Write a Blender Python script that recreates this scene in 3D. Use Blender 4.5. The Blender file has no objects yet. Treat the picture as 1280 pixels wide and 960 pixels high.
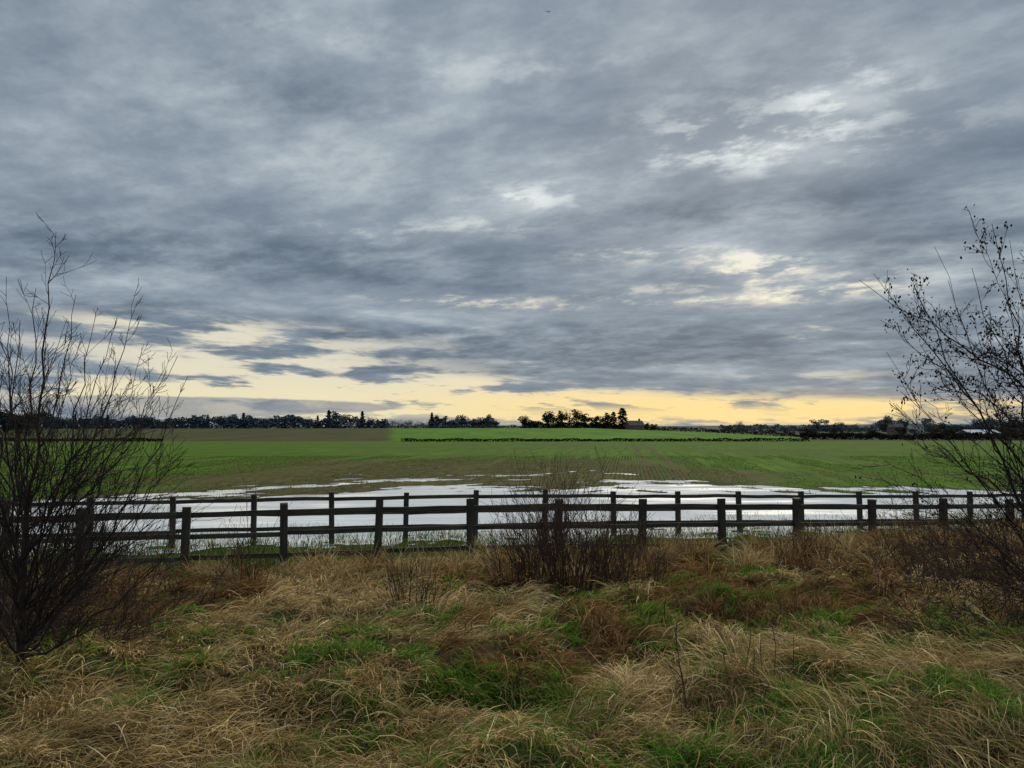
import bpy, math, random
import numpy as np
from mathutils import Vector, Matrix
random.seed(7); rng = np.random.default_rng(7)
scene = bpy.context.scene
col = scene.collection
F = 963.0; HOR = 531.0; EYE = 2.9
PITCH = math.atan((HOR-480)/F)

# ------------------------------------------------------------------ helpers
def at(px, py, Y):
    xc = (px-640)/F; yc = (480-py)/F
    dy = math.cos(PITCH)-yc*math.sin(PITCH); dz = math.sin(PITCH)+yc*math.cos(PITCH)
    s = Y/dy
    return Vector((xc*s, Y, EYE+dz*s))
def px2x(px, Y): return (px-640)/F*Y
def lin(r, g, b):
    f = lambda c: (c/255/12.92) if c/255 <= .04045 else ((c/255+.055)/1.055)**2.4
    return (f(r), f(g), f(b), 1)
def _hash(ix, iy, seed):
    h = (ix.astype(np.int64)*374761393 + iy.astype(np.int64)*668265263 + seed*974634777) & 0x7fffffff
    h = ((h ^ (h >> 13))*1274126177) & 0x7fffffff
    return ((h ^ (h >> 16)) & 0xffff)/65535.0
def vnoise(x, y, seed=0):
    x = np.asarray(x, float); y = np.asarray(y, float)
    ix = np.floor(x); iy = np.floor(y); fx = x-ix; fy = y-iy
    fx = fx*fx*(3-2*fx); fy = fy*fy*(3-2*fy)
    a = _hash(ix, iy, seed); b = _hash(ix+1, iy, seed); c = _hash(ix, iy+1, seed); d = _hash(ix+1, iy+1, seed)
    return (a*(1-fx)+b*fx)*(1-fy)+(c*(1-fx)+d*fx)*fy
def fbm(x, y, seed=0, o=4):
    s = 0; a = .5; t = 0
    for i in range(o):
        s = s+a*vnoise(x*2**i, y*2**i, seed+i*17); t += a; a *= .55
    return s/t
def sstep(a, b, x):
    t = np.clip((x-a)/(b-a), 0, 1); return t*t*(3-2*t)

SL = .1936
def Hn(X, Y):
    t = Y-SL*X
    bank = np.interp(t, [-30, -10, 0, 3, 6, 9, 12, 14.5, 16, 18, 19.5, 22, 25], [1.6, 1.5, 1.36, 1.26, 1.04, .75, .45, .22, .16, .05, -.01, -.07, -.14])
    hum = sstep(17, 13, t)
    bank = bank+hum*((fbm(X*1.5, Y*1.5, 3, 3)-.5)*.48*sstep(17, 10, t)+(fbm(X*.25, Y*.25, 9, 2)-.5)*.22)
    return bank, t
def H(X, Y):
    X = np.asarray(X, float); Y = np.asarray(Y, float)
    bank, t = Hn(X, Y)
    if Y.size and t.max() < 14: return bank
    bank = bank+sstep(14, 17, t)*sstep(26, 22, t)*(fbm(X*1.3, Y*1.3, 5)-.5)*.2
    Yf = np.interp(X, [-60, -45, -30, -18, -13, -9, -5, 0, 6, 9.5, 13, 22, 30, 45, 60], [5, 15, 24, 29.5, 33, 36.5, 40, 42, 41, 37, 34.5, 32.5, 28, 15, 5])
    s = X-.95*Y; al = Y+.95*X
    s2 = X+.45*Y
    cen = np.interp(X, [-15, -9, 7, 10.5], [0., 1, 1, 0.])
    right = sstep(3, 9, X)
    d1 = (fbm(s*.75, al*.04, 21, 3)-.5); d2 = (fbm(s2*.85, Y*.06, 29, 3)-.5)
    fur = (d1*(1-right)+d2*right)*.29+(fbm(X*.13+5, Y*1.1, 33, 3)-.5)*.20+(fbm(X*1.4, Y*1.8, 37, 2)-.5)*.09
    fur = fur*(.42+.58*cen)
    r = Y-Yf
    zc = np.interp(r, [-30, -10, -7, 0, 7, 12, 30], [-.16, -.13, -.026, 0, .030, .11, .12])
    zo = np.interp(r, [-30, -12, 10, 30], [-.16, -.15, .12, .12])
    fld = zo+(zc-zo)*cen+fur*sstep(-13, -5, r)*sstep(70, 50, Y)
    near = np.maximum(bank, fld)
    u = X/np.maximum(Y, 1)
    vr = np.interp(u, [-1.2, -.7, -.16, .1, .25, .38, .5, .9], [537, 536.5, 535.5, 535, 540, 546, 547, 547])
    zr = EYE-(vr-HOR)/F*450
    far0 = np.interp(Y, [0, 60, 100, 150, 200], [.14, .14, -.1, -.8, -1.46])
    far = far0+(zr-far0)*sstep(200, 450, Y)
    farther = zr*sstep(1500, 450, Y)-7*sstep(450, 1500, Y)+(8+10*sstep(.2, .5, u))*sstep(1500, 2800, Y)*fbm(X*.0022, Y*.001, 4)
    far = np.where(Y > 450, farther, far)
    return near+(far-near)*sstep(54, 62, Y)
def hz(x, y): return float(H(np.array([x]), np.array([y]))[0])

def link(o, parent=None):
    col.objects.link(o)
    if parent: o.parent = parent
    return o
def tag(o, label=None, cat=None, group=None, kind=None):
    if label: o['label'] = label
    if cat: o['category'] = cat
    if group: o['group'] = group
    if kind: o['kind'] = kind
    return o
def empty(name, loc, rz=0):
    o = bpy.data.objects.new(name, None); o.location = loc; o.rotation_euler = (0, 0, rz); o.empty_display_size = .2
    return link(o)
def obj(name, verts, faces, mat, parent=None, smooth=False):
    me = bpy.data.meshes.new(name); me.from_pydata([tuple(v) for v in verts], [], faces)
    if smooth: me.polygons.foreach_set('use_smooth', [True]*len(me.polygons))
    me.materials.append(mat); me.update()
    return link(bpy.data.objects.new(name, me), parent)
def np_mesh(name, V, nq, loops, sizes, mat, colors=None, parent=None):
    me = bpy.data.meshes.new(name)
    me.vertices.add(len(V)); me.vertices.foreach_set('co', V.astype(np.float32).ravel())
    me.loops.add(len(loops)); me.loops.foreach_set('vertex_index', loops.astype(np.int32))
    me.polygons.add(len(sizes))
    st = np.concatenate([[0], np.cumsum(sizes)[:-1]]).astype(np.int32)
    me.polygons.foreach_set('loop_start', st)
    me.update(calc_edges=True)
    if colors is not None:
        ca = me.color_attributes.new('Col', 'FLOAT_COLOR', 'POINT')
        ca.data.foreach_set('color', colors.astype(np.float32).ravel())
    me.materials.append(mat)
    return link(bpy.data.objects.new(name, me), parent)

class NT:
    def __init__(s, tree): s.t = tree; s.n = tree.nodes; s.l = tree.links
    def node(s, typ, **kw):
        n = s.n.new(typ)
        for k, v in kw.items(): setattr(n, k, v)
        return n
    def put(s, sock, v):
        if isinstance(v, bpy.types.NodeSocket): s.l.new(v, sock)
        else: sock.default_value = v
    def m(s, op, a, b=None, c=None, clamp=False):
        n = s.node('ShaderNodeMath', operation=op); n.use_clamp = clamp
        for i, v in enumerate((a, b, c)):
            if v is not None: s.put(n.inputs[i], v)
        return n.outputs[0]
    def ss(s, a, b, x):
        n = s.node('ShaderNodeMapRange', interpolation_type='SMOOTHSTEP')
        s.put(n.inputs[0], x); n.inputs[1].default_value = a; n.inputs[2].default_value = b
        if a > b:
            n.inputs[1].default_value = b; n.inputs[2].default_value = a
            n.inputs[3].default_value = 1; n.inputs[4].default_value = 0
        return n.outputs[0]
    def xyz(s, x, y, z):
        n = s.node('ShaderNodeCombineXYZ')
        for i, v in enumerate((x, y, z)): s.put(n.inputs[i], v)
        return n.outputs[0]
    def noise(s, vec, scale, detail=5, rough=.55, dist=0):
        n = s.node('ShaderNodeTexNoise'); s.put(n.inputs['Vector'], vec)
        n.inputs['Scale'].default_value = scale; n.inputs['Detail'].default_value = detail
        n.inputs['Roughness'].default_value = rough; n.inputs['Distortion'].default_value = dist
        return n.outputs[0]
    def mix(s, f, a, b, typ='MIX'):
        n = s.node('ShaderNodeMix', data_type='RGBA', blend_type=typ)
        s.put(n.inputs[0], f); s.put(n.inputs[6], a); s.put(n.inputs[7], b)
        return n.outputs[2]
    def ramp(s, f, stops):
        n = s.node('ShaderNodeValToRGB'); e = n.color_ramp.elements
        while len(e) < len(stops): e.new(.5)
        for i, (p, c) in enumerate(stops): e[i].position = p; e[i].color = c
        s.put(n.inputs[0], f); return n.outputs[0]

def new_mat(name):
    m = bpy.data.materials.new(name); m.use_nodes = True
    nt = NT(m.node_tree); bs = m.node_tree.nodes['Principled BSDF']
    return m, nt, bs
def simple(name, c1, c2, scale=6, rough=.85, stretch=(1, 1, 1), bump=.3, spec=.2):
    m, nt, bs = new_mat(name)
    tc = nt.node('ShaderNodeTexCoord').outputs['Object']
    mp = nt.node('ShaderNodeMapping'); nt.put(mp.inputs[0], tc); mp.inputs['Scale'].default_value = stretch
    n = nt.noise(mp.outputs[0], scale, 5, .65)
    nt.put(bs.inputs['Base Color'], nt.ramp(n, [(.3, c1), (.7, c2)]))
    bs.inputs['Roughness'].default_value = rough; bs.inputs['Specular IOR Level'].default_value = spec
    if bump:
        b = nt.node('ShaderNodeBump'); b.inputs['Strength'].default_value = bump; b.inputs['Distance'].default_value = .02
        nt.put(b.inputs['Height'], n); nt.put(bs.inputs['Normal'], b.outputs[0])
    return m
def blade_mat(name, trans=.35):
    m, nt, bs = new_mat(name)
    at_ = nt.node('ShaderNodeAttribute', attribute_name='Col').outputs['Color']
    d = nt.node('ShaderNodeBsdfDiffuse'); t = nt.node('ShaderNodeBsdfTranslucent'); mx = nt.node('ShaderNodeMixShader')
    nt.put(d.inputs[0], at_); nt.put(t.inputs[0], at_); mx.inputs[0].default_value = trans
    nt.l.new(d.outputs[0], mx.inputs[1]); nt.l.new(t.outputs[0], mx.inputs[2])
    out = m.node_tree.nodes['Material Output']; nt.l.new(mx.outputs[0], out.inputs[0])
    return m

# ------------------------------------------------------------------ camera
cd = bpy.data.cameras.new('camera'); cam = bpy.data.objects.new('camera', cd); link(cam)
cam.location = (0, 0, EYE); cam.rotation_euler = (math.pi/2+PITCH, 0, 0)
cd.sensor_width = 36; cd.lens = F/1280*36; cd.clip_end = 8000; cd.clip_start = .05
scene.camera = cam
scene.view_settings.view_transform = 'Standard'; scene.view_settings.look = 'None'; scene.view_settings.exposure = 0

# ------------------------------------------------------------------ world
SUN_AZ = math.radians(16); SUN_EL = math.radians(22)
w = bpy.data.worlds.new('World'); scene.world = w; w.use_nodes = True
w.cycles.sampling_method = 'MANUAL'; w.cycles.sample_map_resolution = 256
W = NT(w.node_tree); bg = w.node_tree.nodes['Background']
g = W.node('ShaderNodeTexCoord').outputs['Generated']
sp = W.node('ShaderNodeSeparateXYZ'); W.put(sp.inputs[0], g); dx, dy, dz = sp.outputs
az = W.m('ARCTAN2', dx, dy); el = W.m('ARCSINE', dz)
zz = W.m('ADD', W.m('MAXIMUM', dz, 0.0), .13)
ux = W.m('DIVIDE', dx, zz); uy = W.m('DIVIDE', dy, zz)
uyr = W.m('ADD', uy, W.m('MULTIPLY', ux, .22))
cp = W.xyz(W.m('MULTIPLY', ux, .9), uyr, 3.7)
nL = W.noise(cp, .8, 3, .5)
nM = W.noise(cp, 2.4, 6, .58)
nF = W.noise(cp, 8.0, 5, .62)
band = W.xyz(W.m('MULTIPLY', az, 4.0), W.m('ADD', W.m('MULTIPLY', el, 26.0), W.m('MULTIPLY', az, .9)), 1.3)
n3 = W.noise(band, 2.1, 6, .60)
low = W.ss(.22, .04, el)
def mul(a, b): return W.m('MULTIPLY', a, b)
def add(a, b): return W.m('ADD', a, b)
nn = add(add(mul(nL, .38), mul(nM, .45)), mul(nF, .17))
nn = add(mul(nn, W.m('SUBTRACT', 1.0, mul(low, .65))), mul(n3, mul(low, .65)))
cloud = W.ramp(nn, [(.36, lin(99, 114, 131)), (.44, lin(119, 133, 148)), (.50, lin(136, 149, 162)), (.56, lin(157, 169, 179)), (.65, lin(194, 203, 207))])
def blob(px, py, sx, sy, wgt):
    v = at(px, py, 1)-Vector((0, 0, EYE)); v.normalize()
    a0 = math.atan2(v.x, v.y); e0 = math.asin(v.z)
    a = W.m('DIVIDE', W.m('SUBTRACT', az, a0), sx/F); e = W.m('DIVIDE', W.m('SUBTRACT', el, e0), sy/F)
    q = add(mul(a, a), mul(e, e))
    return mul(W.m('EXPONENT', mul(q, -1.0)), wgt)
def addall(l):
    r = l[0]
    for x in l[1:]: r = add(r, x)
    return r
dark = addall([blob(*b) for b in [(120, 310, 260, 36, .7), (330, 120, 260, 44, .4), (640, 425, 420, 20, .85), (900, 265, 240, 20, .7), (1190, 330, 160, 60, .7), (1000, 30, 300, 30, .3), (560, 460, 240, 9, .9), (1000, 495, 240, 7, .7), (500, 320, 160, 24, .5), (120, 380, 140, 14, .6), (700, 350, 220, 14, .5), (1180, 470, 160, 24, .6), (760, 445, 300, 12, .6)]])
darkm = W.ss(.05, .85, mul(dark, add(.45, mul(W.ss(.66, .38, nM), .9))))
cloud = W.mix(mul(darkm, .75), cloud, W.mix(W.ss(.35, .65, nF), lin(86, 101, 117), lin(115, 130, 146)))
gap = addall([blob(*b) for b in [(945, 333, 66, 18, 1.5), (1000, 368, 110, 10, 1.1), (1016, 416, 24, 8, 1.2), (1050, 115, 80, 34, .72), (880, 170, 150, 46, .78), (980, 190, 110, 26, .5), (655, 245, 80, 18, .9), (790, 318, 100, 11, .85), (430, 290, 140, 16, .45), (700, 380, 170, 9, .8), (640, 90, 240, 28, .4), (350, 25, 200, 24, .35), (1090, 345, 60, 10, .6), (540, 372, 90, 8, .6), (600, 285, 120, 18, .5), (1200, 150, 100, 36, .35), (830, 360, 100, 7, .5)]])
soft = add(mul(W.ss(.42, .66, nM), .50), mul(W.ss(.42, .64, nF), .62))
gapm = W.ss(.04, 1.0, mul(gap, add(.05, soft)))
warm = W.ss(.30, .12, el)
skyc = W.mix(W.m('MINIMUM', mul(gap, .28), .28), cloud, lin(180, 191, 200))
skyc = W.mix(mul(gapm, .9), skyc, W.mix(warm, lin(226, 233, 232), lin(254, 243, 210)))
glow = addall([blob(*b) for b in [(300, 442, 240, 34, 1.0), (200, 405, 130, 12, .6), (560, 500, 380, 20, 1.15), (760, 516, 420, 12, 1.3), (430, 480, 200, 18, .9), (1000, 515, 260, 11, 1.0), (1020, 470, 90, 6, .5), (150, 490, 260, 14, .6)]])
gn = W.ss(.40, .58, n3)
glowm = W.ss(.05, 1.0, mul(glow, add(add(mul(gn, .95), .08), mul(W.ss(.035, .012, el), .3))))
vlow = W.ss(.085, .02, el)
rightm = W.ss(-.25, .15, az)
glowc = W.mix(vlow, lin(228, 221, 198), W.mix(rightm, lin(240, 227, 186), lin(253, 224, 152)))
skyc = W.mix(mul(glowm, .93), skyc, glowc)
bankn = W.noise(W.xyz(mul(az, 16.0), mul(el, 46.0), 5.1), 1.0, 6, .62)
bk = addall([blob(380, 508, 170, 11, 1.1), blob(250, 512, 90, 12, .9), blob(90, 505, 130, 16, .9)])
bkm = W.ss(.42, .58, mul(add(mul(bankn, .55), .42), W.m('MINIMUM', bk, 1.0)))
skyc = W.mix(mul(bkm, .75), skyc, W.mix(W.ss(.4, .62, bankn), lin(118, 130, 146), lin(156, 160, 164)))
ns = W.node('ShaderNodeTexSky', sky_type='NISHITA'); ns.sun_disc = False
ns.sun_elevation = SUN_EL; ns.sun_rotation = SUN_AZ
nsm = W.mix(1.0, ns.outputs[0], (.002, .002, .002, 1), 'MULTIPLY')
skyc = W.mix(1.0, skyc, nsm, 'ADD')
up = add(1.0, add(mul(W.ss(.55, 1.1, el), 1.3), mul(W.ss(.1, -.7, dy), 1.0)))  # sky boosted overhead and behind camera, added unseen fill for the foreground
skyc = W.mix(W.ss(0.0, -.02, dz), skyc, (.03, .04, .02, 1))
W.put(bg.inputs[0], skyc); W.put(bg.inputs[1], up)

sl = bpy.data.lights.new('sun', 'SUN'); sl.energy = 2.8; sl.angle = math.radians(16); sl.color = (1, .89, .70)
so = bpy.data.objects.new('sun', sl); link(so)
SE = SUN_EL+.22
sd = Vector((math.sin(SUN_AZ)*math.cos(SE), math.cos(SUN_AZ)*math.cos(SE), math.sin(SE)))
so.rotation_euler = (-sd).to_track_quat('-Z', 'Y').to_euler(); so.location = (0, 0, 30)

# ------------------------------------------------------------------ ground sheet
gm, nt, bs = new_mat('ground_material')
pos = nt.node('ShaderNodeNewGeometry').outputs['Position']
s3 = nt.node('ShaderNodeSeparateXYZ'); nt.put(s3.inputs[0], pos); X_, Y_, Z_ = s3.outputs
t_ = nt.m('SUBTRACT', Y_, nt.m('MULTIPLY', X_, SL))
s_ = nt.m('SUBTRACT', X_, nt.m('MULTIPLY', Y_, .15))
nA = nt.noise(pos, 2.2, 7, .7); nB = nt.noise(pos, .35, 4, .6)
soil = nt.ramp(nA, [(.3, (.012, .008, .004, 1)), (.55, (.05, .034, .015, 1)), (.75, (.12, .08, .035, 1))])
greenb = nt.ramp(nA, [(.3, (.012, .026, .005, 1)), (.7, (.055, .10, .018, 1))])
bankc = nt.mix(nt.ss(.5, .62, nB), soil, greenb)
rowv = nt.xyz(s_, nt.m('MULTIPLY', Y_, .05), 0.0)
rn = nt.noise(rowv, 1.7, 6, .7); rn2 = nt.noise(rowv, .25, 4, .6)
patch = nt.noise(nt.xyz(nt.m('MULTIPLY', X_, .35), Y_, 0.0), .065, 6, .7)
crop = nt.ramp(rn, [(.3, (.026, .055, .005, 1)), (.55, (.060, .120, .010, 1)), (.75, (.125, .195, .02, 1))])
mud = nt.ramp(nA, [(.3, (.036, .025, .013, 1)), (.7, (.12, .082, .043, 1))])
pondn = nt.m('MULTIPLY', nt.ss(75., 42., Y_), nt.ss(22., 5., nt.m('ABSOLUTE', nt.m('SUBTRACT', X_, -3.0))))
brownf = nt.m('ADD', nt.m('MULTIPLY', pondn, .17), nt.m('ADD', nt.m('MULTIPLY', rn, .36), nt.m('ADD', nt.m('MULTIPLY', patch, .60), nt.m('MULTIPLY', rn2, .20))))
fld = nt.mix(nt.m('MULTIPLY', nt.ss(.57, .70, brownf), .8), crop, mud)
wet = nt.ss(.03, .0, Z_)
fld = nt.mix(nt.m('MULTIPLY', wet, nt.ss(62., 52., Y_)), fld, (.03, .024, .013, 1))
def tram(s0):
    d = nt.m('ABSOLUTE', nt.m('SUBTRACT', nt.m('ABSOLUTE', nt.m('SUBTRACT', s_, s0)), .9))
    return nt.ss(.42, .15, d)
tr = tram(-30.)
for k in (-14., 2., 18., 34., 50.): tr = nt.m('MAXIMUM', tr, tram(k))
fld = nt.mix(nt.m('MULTIPLY', tr, .5), fld, mud)
wetg = nt.ramp(nA, [(.35, (.022, .028, .008, 1)), (.65, (.05, .085, .016, 1))])
nearw = nt.ss(29., 24., t_)
fld = nt.mix(nearw, fld, wetg)
c = nt.mix(nt.ss(14.8, 16.2, t_), bankc, fld)
un = nt.noise(pos, .02, 4, .7)
u_ = nt.m('ADD', nt.m('DIVIDE', X_, nt.m('MAXIMUM', Y_, 1.)), nt.m('MULTIPLY', nt.m('SUBTRACT', un, .5), .03))
leftm = nt.ss(-.148, -.166, u_)
fn = nt.noise(nt.xyz(nt.m('MULTIPLY', X_, .3), nt.m('MULTIPLY', Y_, .06), 0.), .3, 5, .65)
far_g = nt.ramp(fn, [(.3, (.040, .10, .009, 1)), (.7, (.09, .175, .016, 1))])
far_b = nt.ramp(fn, [(.3, (.036, .042, .015, 1)), (.7, (.066, .066, .026, 1))])
farc = nt.mix(leftm, far_g, far_b)
farc = nt.mix(nt.ss(.36, .40, u_), farc, (.05, .065, .026, 1))
c = nt.mix(nt.ss(203., 206., Y_), c, farc)
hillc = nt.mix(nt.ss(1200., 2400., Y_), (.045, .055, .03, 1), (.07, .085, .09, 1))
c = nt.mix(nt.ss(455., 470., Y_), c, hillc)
nt.put(bs.inputs['Base Color'], c); bs.inputs['Roughness'].default_value = .95; bs.inputs['Specular IOR Level'].default_value = .03
bp = nt.node('ShaderNodeBump'); bp.inputs['Strength'].default_value = .6; bp.inputs['Distance'].default_value = .06
nt.put(bp.inputs['Height'], nt.m('ADD', nA, rn)); nt.put(bs.inputs['Normal'], bp.outputs[0])

xs = np.unique(np.concatenate([np.arange(-24, 24.01, .16), np.sign(np.linspace(-1, 1, 141))*24*np.exp(np.abs(np.linspace(-1, 1, 141))*5.0)]))
ys = np.unique(np.concatenate([np.arange(-12, 2, .5), np.arange(2, 62, .14), np.arange(62, 230, 4), np.arange(230, 470, 10), np.geomspace(480, 3400, 40)]))
GX, GY = np.meshgrid(xs, ys); GZ = H(GX, GY)
V = np.stack([GX.ravel(), GY.ravel(), GZ.ravel()], 1)
nx, ny = len(xs), len(ys)
i = (np.arange(ny-1)[:, None]*nx+np.arange(nx-1)[None]).ravel()
L = np.stack([i, i+1, i+nx+1, i+nx], 1).ravel()
go = np_mesh('ground', V, 0, L, np.full(len(i), 4), gm)
go.data.polygons.foreach_set('use_smooth', [True]*len(go.data.polygons))
tag(go, kind='structure')

# ------------------------------------------------------------------ water
wm, nt, bs = new_mat('water_material')
gl = nt.node('ShaderNodeBsdfGlossy'); df = nt.node('ShaderNodeBsdfDiffuse'); mx = nt.node('ShaderNodeMixShader')
pos = nt.node('ShaderNodeNewGeometry').outputs['Position']
mp = nt.node('ShaderNodeMapping'); nt.put(mp.inputs[0], pos); mp.inputs['Scale'].default_value = (.10, .45, 1)
reflect_zone = nt.noise(mp.outputs[0], 1.0, 5, .62)
nt.put(gl.inputs['Roughness'], nt.m('ADD', .03, nt.m('MULTIPLY', nt.ss(.40, .62, reflect_zone), .2)))
gl.inputs['Color'].default_value = (1, 1, 1, 1)
nt.put(df.inputs['Color'], nt.mix(nt.ss(.36, .64, reflect_zone), (.80, .79, .76, 1), (.46, .47, .48, 1)))  # pale diffuse zones paint extra sky reflection into the water colour
lw = nt.node('ShaderNodeFresnel'); lw.inputs[0].default_value = 1.36
bp = nt.node('ShaderNodeBump'); bp.inputs['Strength'].default_value = .35; bp.inputs['Distance'].default_value = .012
nt.put(bp.inputs['Height'], nt.noise(pos, 3.0, 4, .5)); nt.put(gl.inputs['Normal'], bp.outputs[0])
nt.put(mx.inputs[0], lw.outputs[0]); nt.l.new(df.outputs[0], mx.inputs[1]); nt.l.new(gl.outputs[0], mx.inputs[2])
nt.l.new(mx.outputs[0], wm.node_tree.nodes['Material Output'].inputs[0])
wo = obj('water', [(-50, 14, 0), (50, 14, 0), (50, 56, 0), (-50, 56, 0)], [(0, 1, 2, 3)], wm)
tag(wo, kind='structure')

# ------------------------------------------------------------------ grass blades
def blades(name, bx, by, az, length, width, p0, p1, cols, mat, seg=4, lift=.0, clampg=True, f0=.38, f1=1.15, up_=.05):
    n = len(bx); bz = H(bx, by)-.015+lift
    pts = [np.stack([bx, by, bz], 1)]
    ds = length/seg
    for k in range(seg):
        ph = p0+(p1-p0)*((k+.5)/seg)
        hstep = np.sin(ph)*ds; p = pts[-1].copy()
        a2 = az+(k-1)*rng.normal(0, .16, n)
        p[:, 0] += np.cos(a2)*hstep; p[:, 1] += np.sin(a2)*hstep; p[:, 2] += np.cos(ph)*ds
        if clampg: p[:, 2] = np.maximum(p[:, 2], Hn(p[:, 0], p[:, 1])[0]+.012+rng.random(n)*up_)
        pts.append(p)
    roll = rng.normal(0, .6, n)
    wx = -np.sin(az)*np.cos(roll); wy = np.cos(az)*np.cos(roll); wz = np.sin(roll)
    Wd = np.stack([wx, wy, wz], 1)*width[:, None]*.5
    rows = []
    for k in range(seg):
        tp = 1-.55*(k/seg)
        rows += [pts[k]-Wd*tp, pts[k]+Wd*tp]
    rows.append(pts[seg])
    nv = 2*seg+1
    V = np.stack(rows, 1).reshape(-1, 3)
    base = (np.arange(n)*nv)[:, None]
    lp = []
    for k in range(seg-1): lp += [2*k, 2*k+1, 2*k+3, 2*k+2]
    lp += [2*seg-2, 2*seg-1, 2*seg]
    L = (base+np.array(lp)[None]).ravel()
    S = np.tile(np.array([4]*(seg-1)+[3]), n)
    root_shade = np.repeat(np.linspace(f0, f1, seg+1), 2)[:nv]  # blade colour darkened at the root, painted shade for tussock hollows
    C = cols[:, None, :]*root_shade[None, :, None]
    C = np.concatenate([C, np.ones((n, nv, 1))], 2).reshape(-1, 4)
    return np_mesh(name, V, 0, L, S, mat, C)
def pick(n, pal, var=.25):
    pal = np.array(pal); c = pal[rng.integers(0, len(pal), n)]
    return c*(1+rng.normal(0, var, n).clip(-.6, .8))[:, None]
STRAW = [(.54, .37, .16), (.64, .46, .215), (.43, .28, .11), (.29, .175, .07), (.72, .54, .29), (.46, .35, .13)]
RUST = [(.30, .16, .065), (.21, .11, .042), (.38, .225, .095), (.14, .08, .033)]
GREEN = [(.08, .20, .02), (.12, .29, .028), (.055, .145, .015), (.18, .30, .04), (.10, .20, .03), (.21, .27, .055)]
bm_dry = blade_mat('dry_grass_material', .3); bm_green = blade_mat('green_grass_material', .4)
def scatter(t0, t1, dens):
    n = int(dens*1.56*(t1*t1-t0*t0)/2+dens*1.6*(t1-t0))
    y = np.sqrt(t0*t0+rng.random(n)*(t1*t1-t0*t0)); x = (rng.random(n)*2-1)*(.78*y+.8)
    return x, y+SL*x*(y/15)
def greenmask(x, y):
    m = fbm(x*2.1+3, y*1.6, 41, 4)*.66+fbm(x*.45, y*.45, 43, 2)*.34
    bias = np.interp(y, [3, 6, 9, 12, 15], [.02, .04, .005, -.025, .01])+np.interp(x/np.maximum(y, 1), [-.7, -.3, -.1, .1, .6], [-.06, -.045, .01, .04, .035])
    return sstep(.51, .60, m+bias)
def rustf(x, y):
    return fbm(x*.5, y*.5, 55, 3)+.10*sstep(8.5, 12, y)-.05*sstep(7, 4, y)+.10*sstep(-2.0, -4.5, x)*sstep(6, 8, y)
def tussocks(t0, t1, dens, per, wid):
    cx, cy = scatter(t0, t1, dens)
    n = len(cx); k = rng.poisson(per, n).clip(6)
    sz = (.5+rng.random(n)**2*1.0); k = (k*sz).astype(int)
    idx = np.repeat(np.arange(n), k); m = len(idx)
    flow = fbm(cx*.35, cy*.35, 77, 2)*9+1.5+rng.normal(0, .6, n)
    r = rng.random(m)**.7*.16*sz[idx]; a = rng.random(m)*2*math.pi
    bx = cx[idx]+np.cos(a)*r; by = cy[idx]+np.sin(a)*r
    azb = np.where(rng.random(m) < .75, flow[idx]+rng.normal(0, .36, m), a+rng.normal(0, .3, m))
    ln = (.16+.20*rng.random(m))*sz[idx]
    p0 = np.abs(rng.normal(.52, .35, m)); p1 = p0+rng.uniform(1.1, 2.2, m)
    tint = rng.random(n); gmk = greenmask(cx, cy)
    c = pick(m, STRAW, .3)
    rust = (rustf(bx, by)+.14*(tint[idx]-.5)) > .57
    cr = pick(m, RUST); c = np.where(rust[:, None], cr, c)*(0.5+.75*rng.random(n)[idx])[:, None]
    keep = rng.random(m) > gmk[idx]*.8
    return [q[keep] for q in (bx, by, azb, ln, np.full(m, wid)*rng.uniform(.6, 1.5, m), p0, p1)]+[c[keep]]
def cat(parts): return [np.concatenate([p[i] for p in parts]) for i in range(len(parts[0]))]
T = cat([tussocks(2.6, 6, 25, 95, .0055), tussocks(6, 10, 13, 85, .009), tussocks(10, 15.9, 7, 75, .0145)])
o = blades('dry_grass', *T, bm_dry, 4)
tag(o, 'matted straw coloured tussock grass covering the bank in front of the fences', 'dry grass', kind='stuff')
parts = []
for (a, b, dn, wd) in [(2.6, 6, 1200, .0054), (6, 10, 520, .0085), (10, 16, 240, .0135)]:
    x, y = scatter(a, b, dn); n = len(x)
    fl = fbm(x*.35, y*.35, 77, 2)*9+1.5+rng.normal(0, .9, n)
    keep = rng.random(n) > greenmask(x, y)*.6
    c = np.where((rustf(x, y) > .56)[:, None], pick(n, RUST), pick(n, STRAW))*.72
    q = [x, y, fl, rng.uniform(.10, .30, n), np.full(n, wd)*rng.uniform(.6, 1.3, n), rng.uniform(.8, 1.4, n), rng.uniform(1.5, 2.0, n), c]
    parts.append([z[keep] for z in q])
o = blades('grass_thatch', *cat(parts), bm_dry, 2, lift=.02, f0=.8, f1=1.05)
tag(o, 'flattened layer of dead brown grass stems lying between the tussocks', 'dead grass', kind='stuff')
nc = 230; cx = rng.uniform(-11.5, 12.5, nc); ct = 15.0-rng.random(nc)**1.2*3.2; hh = (.32+.48*rng.random(nc))*np.interp(cx, [-12, -4, 0, 2, 8], [.62, .75, .95, 1.0, 1.2])
idx = np.repeat(np.arange(nc), 105); m = len(idx); a = rng.random(m)*6.28; r = rng.random(m)**.6*.25
bx = cx[idx]+np.cos(a)*r; by = (ct+SL*cx)[idx]+np.sin(a)*r; fl = rng.random(nc)*6.28
cc = np.where((rng.random(nc) < .45)[idx][:, None], pick(m, RUST), pick(m, STRAW)*.85)*(.6+.5*rng.random(nc))[idx][:, None]
o = blades('tall_dead_grass', bx, by, np.where(rng.random(m) < .5, fl[idx]+rng.normal(0, .5, m), a), hh[idx]*rng.uniform(.7, 1.2, m), rng.uniform(.008, .016, m), np.abs(rng.normal(.2, .15, m)), rng.uniform(.7, 2.3, m), cc, bm_dry, 4, clampg=False)
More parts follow.
